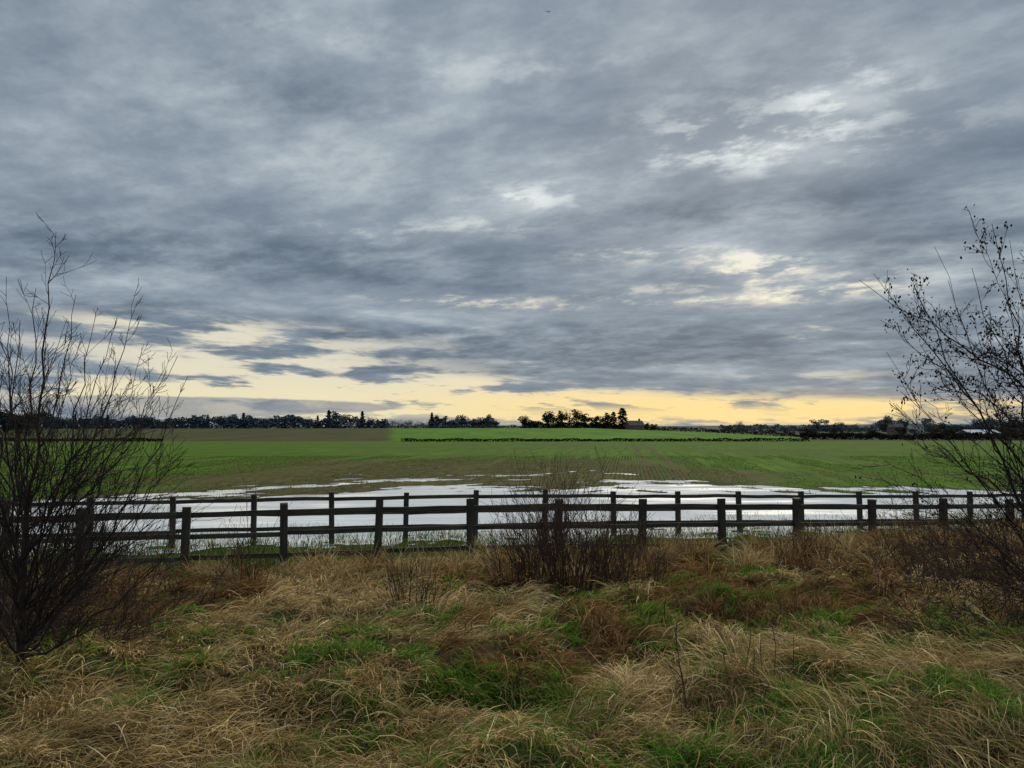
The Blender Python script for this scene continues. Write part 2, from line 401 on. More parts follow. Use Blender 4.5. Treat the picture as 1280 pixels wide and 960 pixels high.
tag(o, 'tall tawny dead grass heaped along the foot of the near fence', 'dead grass', kind='stuff')
parts = []
for (a, b, dn, wd, hh) in [(2.6, 6, 5000, .0052, 1), (6, 10, 2200, .0086, 1.0), (10, 16, 760, .014, 1.)]:
    x, y = scatter(a, b, dn); n = len(x)
    gk = greenmask(x, y); cl = sstep(.47, .61, fbm(x*4.3, y*4.3, 63, 2))
    keep = rng.random(n) < gk*(.16+.8*cl)+.018+.05*cl
    hv = .5+.45*fbm(x*1.5, y*1.5, 61, 3)+.5*cl
    q = [x, y, fbm(x*2, y*2, 67, 2)*9+rng.normal(0, 1.0, n), rng.uniform(.06, .17, n)*hh*hv, np.full(n, wd)*rng.uniform(.7, 1.4, n), np.abs(rng.normal(.35, .3, n)), rng.uniform(.8, 2.0, n), pick(n, GREEN, .3)]
    parts.append([z[keep] for z in q])
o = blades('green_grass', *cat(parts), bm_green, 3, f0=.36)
tag(o, 'fresh green grass growing in patches through the dead grass on the bank', 'green grass', kind='stuff')
n = 120000
x = rng.uniform(-20, 22, n); t = 14.4+rng.random(n)**1.0*12.6; y = t+SL*x
z = H(x, y)
pr = (sstep(-.13, .02, z)*.8+.22*(fbm(x*.9, y*.9, 71, 3) > .53))*np.interp(t, [14.4, 15.5, 18, 21, 23, 27], [.6, 1, .9, .75, .5, 0])
keep = (rng.random(n) < pr)
x, y, t = x[keep], y[keep], t[keep]; n = len(x)
cc = np.where((rng.random(n) < .2)[:, None], pick(n, RUST+STRAW)*.7, pick(n, [(.04, .09, .013), (.07, .14, .017), (.09, .155, .028)]))
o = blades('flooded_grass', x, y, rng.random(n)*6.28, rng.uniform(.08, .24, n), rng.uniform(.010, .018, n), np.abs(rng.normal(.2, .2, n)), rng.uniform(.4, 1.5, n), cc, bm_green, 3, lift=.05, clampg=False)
tag(o, 'rough grass standing in shallow flood water around the fences', 'flooded grass', kind='stuff')
n = 170000
y = 28+rng.random(n)**1.1*42; s = rng.uniform(-45, 45, n); s = np.round(s/.24)*.24+rng.normal(0, .03, n); x = s+.15*y
z = H(x, y); keep = (np.abs(x) < .72*y) & (rng.random(n) < sstep(-.04, .04, z)) & (fbm(s*.7, y*.07, 90, 3) > .42)
x, y = x[keep], y[keep]; n = len(x)
o = blades('crop', x, y, rng.random(n)*6.28, rng.uniform(.05, .11, n), rng.uniform(.02, .035, n), np.abs(rng.normal(.3, .25, n)), rng.uniform(.5, 1.3, n), pick(n, [(.07, .145, .012), (.105, .20, .018), (.045, .095, .01)]), bm_green, 2, clampg=False)
tag(o, 'young green cereal crop in drilled rows around the far edge of the flood', 'crop', kind='stuff')

# ------------------------------------------------------------------ fences
wood = simple('fence_post_material', (.010, .009, .007, 1), (.045, .038, .027, 1), 9, .8, (1, 1, .15), .5)
railm = simple('fence_rail_material', (.012, .011, .008, 1), (.05, .046, .030, 1), 7, .8, (.15, 1, 1), .5)
def box_mesh(name, L_, w_, h_, mat, parent, segs=1, bev=.008, seed=0, slope=0, axis='x'):
    r = random.Random(seed); vs = []; fs = []
    for i in range(segs+1):
        a = -L_/2+L_*i/segs
        oy = r.uniform(-.008, .008); oz = r.uniform(-.010, .010)
        ring = [(-w_/2+bev, -h_/2), (w_/2-bev, -h_/2), (w_/2, -h_/2+bev), (w_/2, h_/2-bev), (w_/2-bev, h_/2), (-w_/2+bev, h_/2), (-w_/2, h_/2-bev), (-w_/2, -h_/2+bev)]
        for (p, q) in ring:
            if axis == 'x': vs.append((a, p+oy, q+oz+slope*a))
            else: vs.append((p+oy*.4, q+oz*.4, a+(slope*q if i == segs else 0)))
    for i in range(segs):
        for k in range(8):
            a = i*8+k; b = i*8+(k+1) % 8
            fs.append((a, b, b+8, a+8))
    fs.append(tuple(range(7, -1, -1))); fs.append(tuple(segs*8+k for k in range(8)))
    return obj(name, vs, fs, mat, parent)
dirv = Vector((1.767, .342, 0)); ANG = math.atan2(.342, 1.767)
def fence(label, P0, k0, k1, topf, hgt, rails, pw, seed):
    root = empty('fence', (P0[0], P0[1], hz(*P0)), ANG); tag(root, label, 'fence', None)
    z0 = root.location.z; r = random.Random(seed)
    for k in range(k0, k1+1):
        top = topf(k)+r.uniform(-.03, .03)
        Lp = hgt+.35
        p = box_mesh('fence_post', Lp, pw, pw*.9, wood, root, 6, .012, seed+k, r.uniform(-.15, .15), 'z')
        p.location = (k*1.8+r.uniform(-.03, .03), 0, top-Lp/2-z0); p.rotation_euler = (r.uniform(-.02, .02), r.uniform(-.03, .03), r.uniform(-.08, .08))
    for ri, dzr in enumerate(rails):
        k = k0-(ri % 2)
        while k < k1:
            rr = box_mesh('rail', 3.594, .042, .090, railm, root, 6, .006, seed*7+k*3+ri, 0)
            zc = (topf(k)+topf(k+2))/2-dzr+r.uniform(-.02, .02)
            rr.location = ((k+1)*1.8, pw*.45+.025, zc-z0); rr.rotation_euler = (r.uniform(-.04, .04), -math.atan2(topf(k+2)-topf(k), 3.6)+r.uniform(-.007, .007), 0)
            k += 2
    return root
ftop = lambda k: float(np.interp(k, [-4, 0, 3, 5, 10, 14], [1.36, 1.37, 1.41, 1.34, 1.19, 1.12]))
btop = lambda k: float(np.interp(k, [-3, 0, 3, 6, 13, 17], [1.2, 1.22, 1.23, 1.21, 1.0, .92]))
fence('dark weathered wooden post and rail fence on the near side, standing in the rough grass', (-6.134, 14.55), -4, 13, ftop, 1.25, (.16, .56, .97), .145, 3)
fence('second wooden post and rail fence farther back, standing at the edge of the flood water', (-9.73, 17.95), -3, 16, btop, 1.2, (.15, .50, .86), .125, 11)

# ------------------------------------------------------------------ branching plants
def perp(d):
    a = Vector((0, 0, 1)) if abs(d.z) < .9 else Vector((1, 0, 0))
    return d.cross(a).normalized()
def grow(p, d, L_, r, lvl, R, out, tips, up=.05, wob=.12, ang=(.4, .8), nb=4, lr=.55, seg=6, minr=.0016):
    pts = [p.copy()]; rad = [r]; d = d.normalized(); st = L_/seg; dirs = [d.copy()]
    for i in range(seg):
        d = (d+Vector((R.gauss(0, wob), R.gauss(0, wob), R.gauss(0, wob)+up))).normalized()
        p = p+d*st; pts.append(p.copy()); dirs.append(d.copy()); rad.append(max(minr, r*(1-.75*(i+1)/seg)))
    out.append((pts, rad))
    if lvl <= 0: tips.append((pts[-1], d)); return
    for k in range(nb):
        f = R.uniform(.2, 1.0)*seg; j = min(int(f), seg-1); q = pts[j].lerp(pts[j+1], f-j); dd = dirs[j]
        pv = Matrix.Rotation(R.uniform(0, 6.28), 3, dd) @ perp(dd)
        a = R.uniform(*ang); nd = dd*math.cos(a)+pv*math.sin(a)
        grow(q, nd, L_*lr*R.uniform(.6, 1.2)*(1.1-.5*f/seg), max(minr, rad[j]*.6), lvl-1, R, out, tips, up, wob, ang, max(2, nb-1), lr, max(3, seg-1), minr)
def tubes(name, lines, mat, parent, sides=5, origin=Vector((0, 0, 0))):
    vs = []; fs = []
    for pts, rad in lines:
        b = len(vs); n = len(pts)
        for i in range(n):
            tg = (pts[min(i+1, n-1)]-pts[max(i-1, 0)]); tg.normalize()
            u = perp(tg) if i == 0 else (u-tg*u.dot(tg)).normalized()
            v = tg.cross(u)
            for k in range(sides):
                a = 2*math.pi*k/sides; vs.append(pts[i]+(u*math.cos(a)+v*math.sin(a))*rad[i]-origin)
        for i in range(n-1):
            for k in range(sides):
                k2 = (k+1) % sides
                fs.append((b+i*sides+k, b+i*sides+k2, b+(i+1)*sides+k2, b+(i+1)*sides+k))
        fs.append(tuple(b+(n-1)*sides+k for k in range(sides)))
    return obj(name, vs, fs, mat, parent, True)
bark = simple('bark_material', (.012, .009, .007, 1), (.05, .038, .026, 1), 14, .9, (1, 1, .4), .5)
twig = simple('twig_material', (.012, .008, .006, 1), (.03, .02, .014, 1), 5, .9, (1, 1, 1), 0)
twig_red = simple('reddish_twig_material', (.028, .015, .010, 1), (.075, .041, .026, 1), 5, .9, (1, 1, 1), 0)
def bez(a, b, c, n):
    return [a*(1-t)**2+b*2*t*(1-t)+c*t*t for t in [i/n for i in range(n+1)]]
def fan_tree(label, cat_, base, trunk_top, trunk_r, targets, R, twn=9, twl=.55, r0=.016, lvl=1, leafy=None, out_bias=.35, twang=(.3, .65), fmin=.25, lsz=(.008, .017), tr_min=.0016):
    root = empty('bare_tree', base); tag(root, label, cat_)
    tr = []; br = []; tips = []
    base = Vector(base); n = 8; tp = bez(base-Vector((0, 0, .08)), base.lerp(trunk_top, .5)+Vector((R.uniform(-.05, .05), R.uniform(-.05, .05), 0)), trunk_top, n)
    tr.append((tp, [trunk_r*(1.3 if i == 0 else 1-.6*i/n) for i in range(n+1)]))
    tubes('trunk', tr, bark, root, 9, base)
    for tg in targets:
        tg = Vector(tg); f = R.uniform(fmin, 1.0)
        q = tp[min(int(f*n), n-1)].lerp(tp[min(int(f*n)+1, n)], f*n-int(f*n))
        if tg.z < q.z+.3: f = fmin; q = tp[max(1, int(f*n))].copy()
        mid = q.lerp(tg, .45); hor = Vector((tg.x-q.x, tg.y-q.y, 0))
        droop = tg.z < base.z+1.6
        mid += hor*out_bias*.5+Vector((0, 0, (.35 if droop and out_bias < .3 else -.12*(tg-q).length*out_bias)))
        pts = bez(q, mid, tg, 12); Ls = (tg-q).length
        pts = [p+Vector((R.gauss(0, .018), R.gauss(0, .018), R.gauss(0, .018))) if 0 < i < 12 else p for i, p in enumerate(pts)]
        rs = r0*R.uniform(.6, 1.1)*min(1.2, Ls/2)
        rad = [max(.002, rs*(1-.85*i/12)) for i in range(13)]
        br.append((pts, rad))
        for k in range(twn):
            f = R.uniform(1.5, 11.9); j = int(f); q2 = pts[j].lerp(pts[min(j+1, 12)], f-j); dd = (pts[min(j+1, 12)]-pts[j]).normalized()
            pv = Matrix.Rotation(R.uniform(0, 6.28), 3, dd) @ perp(dd); a = R.uniform(*twang)
            grow(q2, dd*math.cos(a)+pv*math.sin(a), twl*R.uniform(.4, 1.2)*(1.15-.06*f), max(.0022, rad[j]*.5), lvl, R, br, tips, .05, .10, (.3, .8), 4, .5, 6, tr_min)
    tubes('branches', br, twig, root, 4, base)
    if leafy:
        vs = []; fs = []
        for (p, d) in tips:
            if not leafy(p, R): continue
            for q in range(R.randint(1, 4)):
                c_ = p+Vector((R.gauss(0, .022), R.gauss(0, .022), R.gauss(-.015, .022))); s = R.uniform(*lsz)
                M = Matrix.Rotation(R.uniform(0, 6.28), 3, 'Z') @ Matrix.Rotation(R.uniform(-1, 1), 3, 'X')
                b = len(vs)
                for v in [(-s*.7, 0, 0), (0, s*.2, s*1.0), (s*.7, 0, 0), (0, -s*.2, -s*1.1), (0, s*.6, 0)]: vs.append(c_+M @ Vector(v)-base)
                fs += [(b, b+1, b+4), (b+1, b+2, b+4), (b+2, b+3, b+4), (b+3, b, b+4)]
        obj('dead_leaves', vs, fs, twig, root)
    return root
R = random.Random(5)
bx, by = px2x(38, 5.7), 5.7
base = Vector((bx, by, hz(bx, by)))
tg = []
for (px, py) in [(70, 290), (8, 345), (45, 360), (95, 368), (120, 392), (172, 376), (140, 415), (222, 445), (235, 470), (200, 495), (-40, 350), (-70, 440), (-30, 490), (235, 560), (215, 620), (25, 400), (60, 440), (160, 480), (190, 545), (-90, 560), (170, 650), (75, 490), (110, 480), (20, 470), (130, 560), (-60, 640), (205, 690),
                 (30, 520), (-10, 410), (85, 440), (145, 450), (180, 430), (60, 560), (100, 600), (-20, 600), (185, 585), (95, 680), (-30, 700), (190, 510), (125, 510), (10, 560), (5, 620), (-10, 660), (150, 610), (80, 620), (120, 650), (40, 600), (140, 700), (10, 440), (50, 500)]:
    tg.append(at(px, py, by+R.uniform(-.7, 1.0)))
fan_tree('leafless multi-stemmed young tree with fanned upright twigs on the left edge of the bank', 'tree', base, at(36, 600, by), .036, tg, R, 15, .56, .013, 1, None, .35, (.25, .75), .10)
R = random.Random(8)
by = 6.3; bx = px2x(1325, by); base = Vector((bx, by, hz(bx, by)))
tg = []
for (px, py) in [(1074, 350), (1092, 342), (1212, 265), (1168, 308), (1240, 280), (1108, 440), (1100, 400), (1125, 474), (1145, 385), (1185, 350), (1262, 300), (1125, 540), (1105, 575), (1155, 500), (1200, 430), (1175, 620), (1235, 390), (1290, 290), (1350, 270), (1400, 340), (1450, 390), (1120, 505), (1230, 500), (1190, 560),
                 (1135, 640), (1195, 690), (1155, 720), (1225, 760), (1175, 780), (1250, 640), (1210, 600), (1105, 600), (1240, 570), (1260, 440), (1150, 680), (1220, 820), (1150, 430), (1180, 460), (1215, 335), (1170, 400), (1140, 350), (1185, 740), (1130, 690)]:
    tg.append(at(px, py, by+R.uniform(-.8, 1.0)))
fan_tree('nearly leafless tree with spreading branches and small dark dead leaves on the right edge', 'tree', base, at(1315, 470, by), .05, tg, R, 12, .42, .0105, 1, lambda p, R: R.random() < (.8 if p.z > 3.1 else .12), .05, (.4, 1.0), .2, (.008, .0155), .0017)

def shrub(label, px, Y, hgt, spread, n, mat, R, lvl=1, nb=5, tw=.5, lean=0, name='bare_shrub', r0=.007, cat_='shrub', wob=.1, up=.03):
    x = px2x(px, Y); base = Vector((x, Y, hz(x, Y)))
    lines = []; tips = []
    for k in range(n):
        a = R.uniform(0, 6.28); q = R.random()**.6; rr = q*spread*.5
        p = base+Vector((math.cos(a)*rr, math.sin(a)*rr, 0)); p.z = hz(p.x, p.y)-.03
        d = Vector((math.cos(a)*q*.4*spread/hgt+lean, math.sin(a)*q*.4, 1))
        grow(p, d, hgt*R.uniform(.5, 1.15)*(1.1-.35*q), r0*R.uniform(.6, 1.2), lvl, R, lines, tips, up, wob, (.25, .8), nb, tw, 7, .0026)
    o = tubes(name, lines, mat, None, 3 if n > 20 else 4, base); o.location = base
    return tag(o, label, cat_)
R = random.Random(12)
shrub('reddish brown leafless shrub with dense thin stems rising in front of the near fence', 708, 10.8, 1.6, 1.25, 125, twig_red, R, 1, 8, .5, 0, 'bare_shrub', .008, 'shrub', .13)
shrub('low spiky leafless shrub against the right side of the reddish shrub', 785, 11.5, 1.15, .9, 44, twig_red, R, 1, 7, .5, 0, 'bare_shrub', .007, 'shrub', .13)
shrub('short leafless stems on the left side of the reddish shrub', 652, 11.2, .95, .8, 36, twig_red, R, 1, 6, .5, 0, 'bare_shrub', .007, 'shrub', .13)
shrub('thin bare sapling clump with fine upright twigs by the near fence on the left', 308, 12.6, 1.75, .5, 9, twig_red, R, 1, 6)
shrub('short dark bare shrub under the near fence right of the middle', 1000, 13.4, .9, .8, 50, twig_red, R, 1, 5)
shrub('clump of stiff dead weed stalks among the tussocks left of the centre', 520, 8.6, .7, .55, 50, twig_red, R, 0, 0, name='dead_weeds', cat_='weeds', r0=.005, wob=.14)
shrub('small tuft of dead stalks at the foot of the near fence by the bare saplings', 318, 11.8, .7, .8, 60, twig_red, R, 0, 0, name='dead_weeds', cat_='weeds', wob=.14)
shrub('dark tangled bramble at the foot of the left tree', 50, 6.6, .9, 1.6, 100, twig_red, R, 1, 7, .5, 0, 'bramble', .006, 'bramble', .22, -.08)
shrub('low brown bramble between the left tree and the near fence', 150, 8.8, .9, 2.4, 100, twig_red, R, 1, 6, .5, 0, 'bramble', .006, 'bramble', .22, -.07)
shrub('tall twiggy thorn shrub behind the left tree, reaching over the rails', 50, 9.6, 1.9, 2.5, 60, twig, R, 1, 9, .5, 0, 'bare_shrub', .009, 'shrub', .14)
shrub('twiggy dark shrub at the far left edge of the bank', -20, 7.4, 1.6, 1.6, 64, twig, R, 1, 8, .5, 0, 'bare_shrub', .008, 'shrub', .14)
shrub('dense brown thicket of thin stems under the right tree', 1290, 8.2, 1.6, 1.8, 60, twig_red, R, 1, 8, .5, -.2, 'bare_shrub', .007, 'shrub', .2, -.03)
shrub('sprawling bramble with arching canes in front of the right tree', 1275, 6.4, 1.1, 1.4, 40, twig_red, R, 1, 6, .5, -.25, 'bramble', .005, 'bramble', .22, -.1)
shrub('loose bare shrub leaning over the near fence rails on the right', 1190, 11.8, 1.5, 2.2, 70, twig_red, R, 1, 7, .5, 0, 'bare_shrub', .007, 'shrub', .18, -.02)
shrub('low brown bramble in the grass left of the thicket on the right', 1130, 9.8, .8, 1.3, 60, twig_red, R, 1, 5, .5, 0, 'bramble', .006, 'bramble', .2, -.08)
shrub('single bent weed stalk standing in the grass at bottom centre right', 855, 4.9, .6, .12, 3, twig_red, R, 1, 3, .35, 0, 'dead_weeds', .0035, 'weeds')
shrub('sparse thin weed stalks in the grass near the bottom right', 950, 5.2, .45, .5, 7, twig_red, R, 0, 0, .4, 0, 'dead_weeds', .003, 'weeds')

# ------------------------------------------------------------------ distant trees
def leafmass(fn, n, size, R):
    vs = []; fs = []
    for _ in range(n):
        p = fn(R); s = size*R.uniform(.5, 1.3); b = len(vs)
        M = Matrix.Rotation(R.uniform(0, 6.28), 3, 'Z') @ Matrix.Rotation(R.uniform(-1.5, 1.5), 3, 'X')
        for v in [(-s, 0, 0), (0, s*.3, s*.8), (s, 0, 0), (0, 0, -s*.7)]: vs.append(p+M @ Vector(v))
        fs.append((b, b+1, b+2, b+3))
    return vs, fs
def leafcol(name, c1, c2):
    return simple(name, c1, c2, .8, 1, (1, 1, 1), 0, 0)
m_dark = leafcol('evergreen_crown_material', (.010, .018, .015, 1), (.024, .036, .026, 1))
m_haze = leafcol('haze_tinted_crown_material', (.042, .060, .078, 1), (.060, .082, .098, 1))  # aerial haze painted into the crown colour as a blue tint
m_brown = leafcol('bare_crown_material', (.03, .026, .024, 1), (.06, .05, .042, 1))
m_far_haze = leafcol('haze_tinted_far_material', (.07, .085, .095, 1), (.11, .125, .135, 1))  # stronger painted haze, paler blue-grey for the farthest trees
m_hedge = leafcol('hedge_material', (.012, .013, .008, 1), (.035, .03, .018, 1))
def proto_tree(kind, seed):
    R = random.Random(seed)
    if kind == 'cone':
        def fn(R):
            z = R.random()**1.4; r = (1-z)*.24*(.6+.4*math.sin(z*40)); a = R.uniform(0, 6.28); q = R.random()**.4
            return Vector((math.cos(a)*r*q, math.sin(a)*r*q, .04+z*.96))
        n, s = 700, .04
    elif kind == 'column':
        def fn(R):
            z = R.random(); r = .12*math.sin(math.pi*min(1, z*.85+.12))**.6; a = R.uniform(0, 6.28); q = R.random()**.4
            return Vector((math.cos(a)*r*q, math.sin(a)*r*q, .03+z*.95))
        n, s = 500, .04
    else:
        cl = [(Vector((R.gauss(0, .18), R.gauss(0, .18), R.uniform(.15, .85))), R.uniform(.13, .22)) for _ in range(12)]
        def fn(R):
            c_, r = R.choice(cl); v = Vector((R.gauss(0, 1), R.gauss(0, 1), R.gauss(0, 1))).normalized()*r*R.random()**.35
            q = c_+v; q.z = max(.03, q.z); return q
        n, s = (900, .042) if kind == 'round' else (800, .02)
    cv, cf = leafmass(fn, n, s, R)
    lines = [([Vector((0, 0, -.05)), Vector((.01, 0, .3)), Vector((0, .01, .7))], [.022, .016, .006])]
    tips = []
    for k in range(9):
        grow(Vector((0, 0, R.uniform(.15, .5))), Vector((R.gauss(0, .6), R.gauss(0, .6), .8)), R.uniform(.25, .42), .009, 1, R, lines, tips, .03, .1, (.3, .7), 4, .5, 4, .0035)
    if kind in ('cone', 'column'): lines = lines[:1]
    return lines, cv, cf
protos = {}
def far_tree(kind, seed, mat, px, Y, top, base_v, label, group=None, wide=1.0):
    key = (kind, seed, mat.name); x = px2x(px, Y); zb = hz(x, Y)
    zt = EYE+(HOR-top)/F*Y; hgt = max(2.0, zt-zb)*1.03
    nm = {'cone': 'conifer_tree', 'column': 'conifer_tree', 'round': 'distant_tree', 'bare': 'distant_tree'}[kind]
    if key not in protos:
        lines, cv, cf = proto_tree(kind, seed)
        tmp = tubes('trunk', lines, bark, None, 4); c_ = obj('crown', cv, cf, mat)
        protos[key] = (tmp.data, c_.data)
        bpy.data.objects.remove(tmp); bpy.data.objects.remove(c_)
    root = empty(nm, (x, Y, zb-.2)); root.scale = (hgt*wide, hgt*wide, hgt); root.rotation_euler = (0, 0, R.uniform(0, 6.28))
    tag(root, label, 'tree', group)
    for n_, me in zip(('trunk', 'crown'), protos[key]): link(bpy.data.objects.new(n_, me), root)
    return root
R = random.Random(31)
for i in range(46):
    px = 2+i*10.5+R.uniform(-5, 5); top = float(np.interp(px, [0, 60, 110, 200, 240, 330, 400, 455, 480], [513, 514, 522, 521, 520, 518, 515, 516, 527]))+R.uniform(-3, 5)
    k = R.choice(['round', 'round', 'round', 'bare', 'cone']) if px > 60 else 'round'
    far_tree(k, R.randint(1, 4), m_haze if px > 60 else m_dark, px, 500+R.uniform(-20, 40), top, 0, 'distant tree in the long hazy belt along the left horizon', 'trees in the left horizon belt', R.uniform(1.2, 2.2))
for px, k in ((8, 'round'), (24, 'round'), (40, 'bare')):
    far_tree(k, 5, m_dark, px, 300, 517+R.uniform(0, 5), 0, 'large dark tree behind the bare tree at the far left of the horizon', 'dark trees at far left', 1.3)
for px, k, top, wd in [(540, 'cone', 516, 1.8), (546, 'round', 519, 1.1), (555, 'round', 520, 1.4), (567, 'round', 522, 1.3), (578, 'round', 518, 1.2), (591, 'round', 523, 1.5), (601, 'round', 519, 1.2), (611, 'round', 518, 1.2), (619, 'round', 525, 1.2)]:
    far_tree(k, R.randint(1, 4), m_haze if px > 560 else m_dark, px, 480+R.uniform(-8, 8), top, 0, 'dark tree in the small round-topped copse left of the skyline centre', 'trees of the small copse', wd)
for px, k, top, wd in [(655, 'round', 519, 1.2), (663, 'round', 523, 1.3), (672, 'round', 524, 1.3), (684, 'round', 513, 1.1), (694, 'round', 518, 1.2), (702, 'round', 514, 1.1), (712, 'bare', 510, 1.3), (721, 'round', 512, 1.1), (731, 'round', 518, 1.3), (742, 'round', 521, 1.4), (752, 'round', 519, 1.3), (760, 'round', 516, 1.1), (767, 'column', 515, 1.6), (808, 'round', 528, 1.4), (816, 'round', 529, 1.6)]:
    far_tree(k, R.randint(1, 4), m_dark, px, 440+R.uniform(-2, 10), top, 0, 'dark tree in the grove around the hilltop farmstead', 'trees of the hilltop grove', wd)
far_tree('column', 2, m_dark, 778, 440, 510, 0, 'tallest pointed conifer at the right end of the hilltop grove', None, 1.9)
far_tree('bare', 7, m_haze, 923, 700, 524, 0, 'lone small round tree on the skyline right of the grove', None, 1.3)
for i in range(14):
    px = 486+i*4; far_tree('bare', 6, m_far_haze, px, 800+R.uniform(0, 60), 526+R.uniform(-3, 3), 0, 'faint far tree in the gap between the belt and the copse', 'faint trees in the skyline gap', 1.6)
for i in range(52):
    px = 975+i*6.3+R.uniform(-4, 4); Y = R.choice([460, 620, 900])
    top = {460: 537, 620: 533, 900: 527}[Y]+R.uniform(-4, 3)-(3 if px > 1100 else 0)
    far_tree(R.choice(['round', 'round', 'bare']), R.randint(1, 4), m_far_haze if Y == 900 else (m_haze if Y == 620 else m_brown), px, Y+R.uniform(-20, 20), top, 0, 'small distant tree in the wooded farmland on the right horizon', 'trees on the right horizon', R.uniform(1.3, 2.0))
for px, top in ((1262, 500), (1285, 505)):
    far_tree('bare', 4, m_brown, px, 150, top, 0, 'larger bare tree at the field edge behind the right tree', 'bare trees at the right field edge', 1.0)

def hedge(name, label, pts, hgt, thick, n, mat, size, kind=None, cat_='hedge', gapth=.12):
    R = random.Random(len(label)); vs = []; fs = []
    P = [Vector((px2x(a, Y), Y, 0)) for a, Y in pts]; o0 = P[0].copy(); o0.z = hz(o0.x, o0.y)
    ls = [(P[i+1]-P[i]).length for i in range(len(P)-1)]; tot = sum(ls)
    Q = []
    for _ in range(n):
        d = R.random()*tot; i = 0
        while d > ls[i] and i < len(ls)-1: d -= ls[i]; i += 1
        p = P[i].lerp(P[i+1], min(1, d/ls[i])); Q.append((p.x+R.gauss(0, .1), p.y+R.gauss(0, thick*.35)))
    Q = np.array(Q); Z = H(Q[:, 0], Q[:, 1]); NZ = fbm(Q[:, 0]*.25, Q[:, 0]*.11, 8, 2); GZ_ = vnoise(Q[:, 0]*.11, Q[:, 0]*.05, 18)
    for i in range(n):
        if GZ_[i] < gapth: continue
        p = Vector((Q[i, 0], Q[i, 1], Z[i]+R.random()**.8*hgt*(.45+1.0*NZ[i])))
        s = size*R.uniform(.5, 1.3); b = len(vs)
        M = Matrix.Rotation(R.uniform(0, 6.28), 3, 'Z') @ Matrix.Rotation(R.uniform(-1.5, 1.5), 3, 'X')
        for v in [(-s, 0, 0), (0, s*.3, s*.8), (s, 0, 0), (0, 0, -s*.7)]: vs.append(p+M @ Vector(v)-o0)
        fs.append((b, b+1, b+2, b+3))
    o = obj(name, vs, fs, mat); o.location = o0; tag(o, label, cat_, None, kind)
    return o
hedge('hedge', 'thin dark hedge line along the far side of the flooded field', [(502, 200), (700, 202), (1010, 203)], .75, .8, 5500, m_hedge, .22, gapth=.05)
hedge('hedge', 'dark low hedge at the foot of the brown field on the left', [(-40, 203), (205, 201)], .9, .8, 2600, m_hedge, .24, gapth=.0)
hedge('hedge', 'taller overgrown hedge on the right beyond the flooded field', [(1000, 240), (1150, 225), (1330, 215)], 1.9, 1.4, 5500, m_hedge, .32, gapth=0)
hedge('hedge', 'upper hedge running down the right slope of the far green field', [(800, 446), (900, 440), (1000, 420), (1100, 400), (1320, 390)], 2.2, 1.5, 5500, m_brown, .5, gapth=0)
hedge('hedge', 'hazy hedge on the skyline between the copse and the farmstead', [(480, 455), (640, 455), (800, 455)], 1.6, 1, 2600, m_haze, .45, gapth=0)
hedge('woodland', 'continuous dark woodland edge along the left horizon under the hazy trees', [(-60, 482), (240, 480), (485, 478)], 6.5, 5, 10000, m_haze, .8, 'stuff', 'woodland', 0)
hedge('woodland', 'hazy far woodland strip along the right horizon behind the houses', [(900, 950), (1100, 940), (1340, 930)], 7.0, 12, 7000, m_far_haze, 1.3, 'stuff', 'woodland', .08)
hedge('undergrowth', 'dark undergrowth at the foot of the hilltop grove', [(652, 443), (780, 441)], 3.2, 2, 3000, m_dark, .5, 'stuff', 'undergrowth', 0)
hedge('undergrowth', 'dark undergrowth at the foot of the small copse', [(536, 482), (622, 480)], 4.0, 2, 2000, m_haze, .6, 'stuff', 'undergrowth', 0)

# ------------------------------------------------------------------ distant buildings
brick = simple('haze_grey_brick_material', (.09, .06, .05, 1), (.13, .09, .07, 1), 3); roofm = simple('haze_grey_roof_material', (.06, .06, .065, 1), (.09, .09, .095, 1), 3)  # wall and roof colours greyed to paint in distance haze
palem = simple('pale_wall_material', (.40, .41, .41, 1), (.5, .5, .49, 1), 2); palroof = simple('pale_roof_material', (.32, .34, .36, 1), (.44, .46, .48, 1), 2)
glass = simple('window_material', (.01, .012, .015, 1), (.03, .035, .04, 1), 2, .15, (1, 1, 1), 0, .5)
def bx(cx, cy, cz, sx, sy, sz):
    v = [(cx+a*sx/2, cy+b*sy/2, cz+c*sz/2) for a in (-1, 1) for b in (-1, 1) for c in (-1, 1)]
    return v, [(0, 1, 3, 2), (4, 6, 7, 5), (0, 4, 5, 1), (2, 3, 7, 6), (0, 2, 6, 4), (1, 5, 7, 3)]
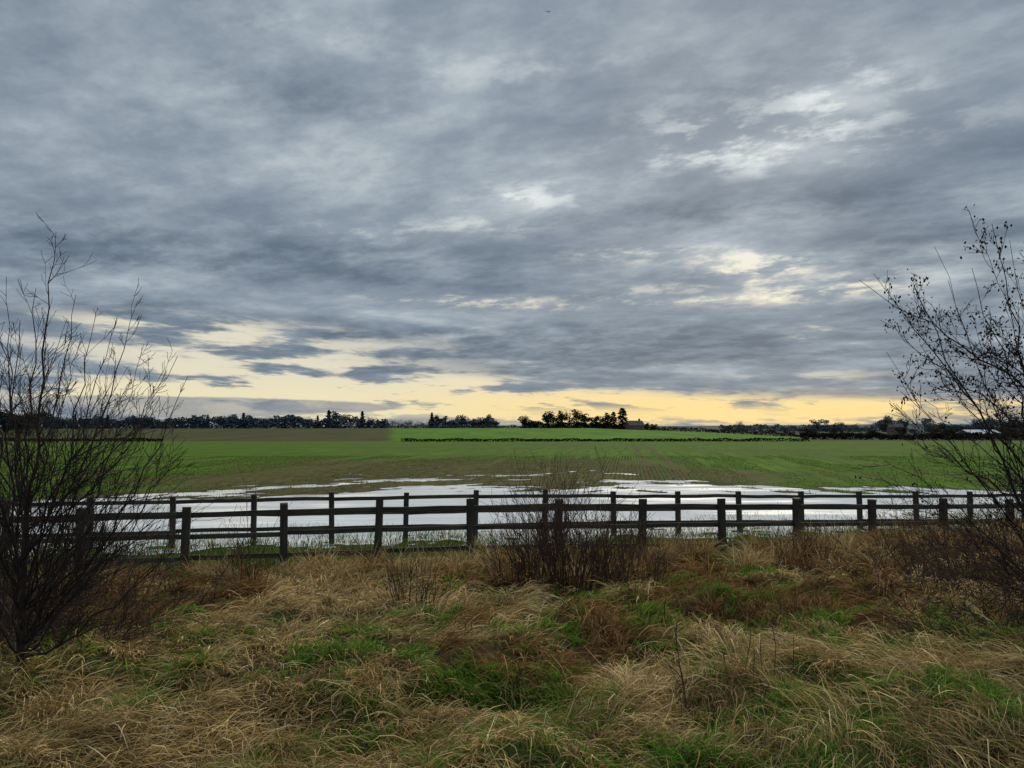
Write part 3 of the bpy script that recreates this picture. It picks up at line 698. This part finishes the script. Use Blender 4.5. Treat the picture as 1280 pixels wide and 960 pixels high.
def house(name, label, px, Y, w_, d_, h_, rh, rz, wm_, rm_, chim=1, wins=3, floors=2, cat_='house', lift=0):
    x = px2x(px, Y); root = empty(name, (x, Y, hz(x, Y)-.2+lift), rz); tag(root, label, cat_)
    v, f = bx(0, 0, h_/2-lift/2, w_, d_, h_+lift)
    b = len(v); v += [(-w_/2, 0, h_+rh-.1), (w_/2, 0, h_+rh-.1)]; f += [(1, 3, b), (5, b+1, 7)]
    obj('wall', v, f, wm_, root)
    e = .35
    rv = [(-w_/2-e, -d_/2-e, h_-.1), (w_/2+e, -d_/2-e, h_-.1), (w_/2+e, 0, h_+rh), (-w_/2-e, 0, h_+rh), (w_/2+e, d_/2+e, h_-.1), (-w_/2-e, d_/2+e, h_-.1)]
    rv += [(p[0], p[1], p[2]+.2) for p in rv]
    rf = [(0, 3, 2, 1), (3, 5, 4, 2), (6, 7, 8, 9), (9, 8, 10, 11), (0, 1, 7, 6), (5, 11, 10, 4), (0, 6, 9, 3), (3, 9, 11, 5), (1, 2, 8, 7), (2, 4, 10, 8)]
    ro = obj('roof', rv, rf, rm_, root)
    for k in range(chim):
        cv, cf = bx((-1)**k*w_*.32, 0, h_+rh+.5, .9, .7, 1.6); obj('chimney', cv, cf, wm_, ro)
    for fl in range(floors):
        for k in range(wins):
            wx = -w_/2+w_*(k+.5)/wins
            if fl == 0 and k == wins//2:
                cv, cf = bx(wx, -d_/2-.02, 1.05, 1.0, .08, 2.1); obj('door', cv, cf, roofm, root); continue
            cv, cf = bx(wx, -d_/2-.02, 1.6+fl*2.6, 1.1, .08, 1.2); obj('window', cv, cf, glass, root)
    return root
house('farmhouse', 'dark farmhouse roof beside the tall conifer on the hilltop', 793, 436, 9, 6, 2.6, 2.6, .3, brick, roofm, 1, 3, 1)
house('house', 'distant brick house with chimneys among the trees on the right horizon', 1118, 600, 10, 8, 4.8, 2.8, -.2, brick, roofm, 2, lift=1)
house('house', 'distant pale walled house just right of the brick house on the horizon', 1143, 600, 10, 7, 4.8, 2.8, .25, palem, roofm, 1, lift=1)
house('barn', 'long low barn with a pale grey roof at the far right of the horizon', 1222, 370, 16, 10, 2.6, 1.8, .15, brick, palroof, 0, 4, 1, 'barn')

# ------------------------------------------------------------------ bird
bm_ = simple('bird_material', (.012, .012, .013, 1), (.03, .028, .028, 1), 8)
vs = []; fs = []
prof = [(-.17, .004, 0), (-.11, .018, 0), (-.03, .036, 0), (.05, .038, 0), (.11, .024, .008), (.145, .022, .014), (.165, .012, .012), (.19, .003, .008)]
for (a, r, zo) in prof:
    for k in range(8): vs.append((a, math.cos(k*math.pi/4)*r, math.sin(k*math.pi/4)*r*.9+zo))
for i in range(len(prof)-1):
    for k in range(8): fs.append((i*8+k, i*8+(k+1) % 8, i*8+8+(k+1) % 8, i*8+8+k))
fs += [tuple(range(7, -1, -1)), tuple(len(vs)-8+k for k in range(8))]
for s in (-1, 1):
    st = [(.07, -.06, .02, .0), (.10, -.05, .12, .07), (.08, -.05, .24, .10), (.02, -.07, .36, .08), (-.05, -.08, .44, .04)]
    b = len(vs)
    for (le, te, y_, z_) in st: vs += [(le, s*y_, z_+.012), (te, s*y_, z_+.012), (te, s*y_, z_), (le, s*y_, z_)]
    for i in range(4):
        for k in range(4): fs.append((b+i*4+k, b+i*4+(k+1) % 4, b+i*4+4+(k+1) % 4, b+i*4+4+k))
b = len(vs); vs += [(-.14, -.012, .004), (-.14, .012, .004), (-.27, .045, .0), (-.27, -.045, .0), (-.14, -.012, -.004), (-.14, .012, -.004), (-.27, .045, -.006), (-.27, -.045, -.006)]
fs += [(b, b+1, b+2, b+3), (b+7, b+6, b+5, b+4), (b+2, b+6, b+7, b+3), (b, b+3, b+7, b+4), (b+1, b+5, b+6, b+2)]
bird = obj('bird', vs, fs, bm_, None, True)
bird.location = at(685, 15, 85); bird.rotation_euler = (.35, -.1, .9)
tag(bird, 'small dark bird flying high in the cloudy sky at top centre', 'bird')
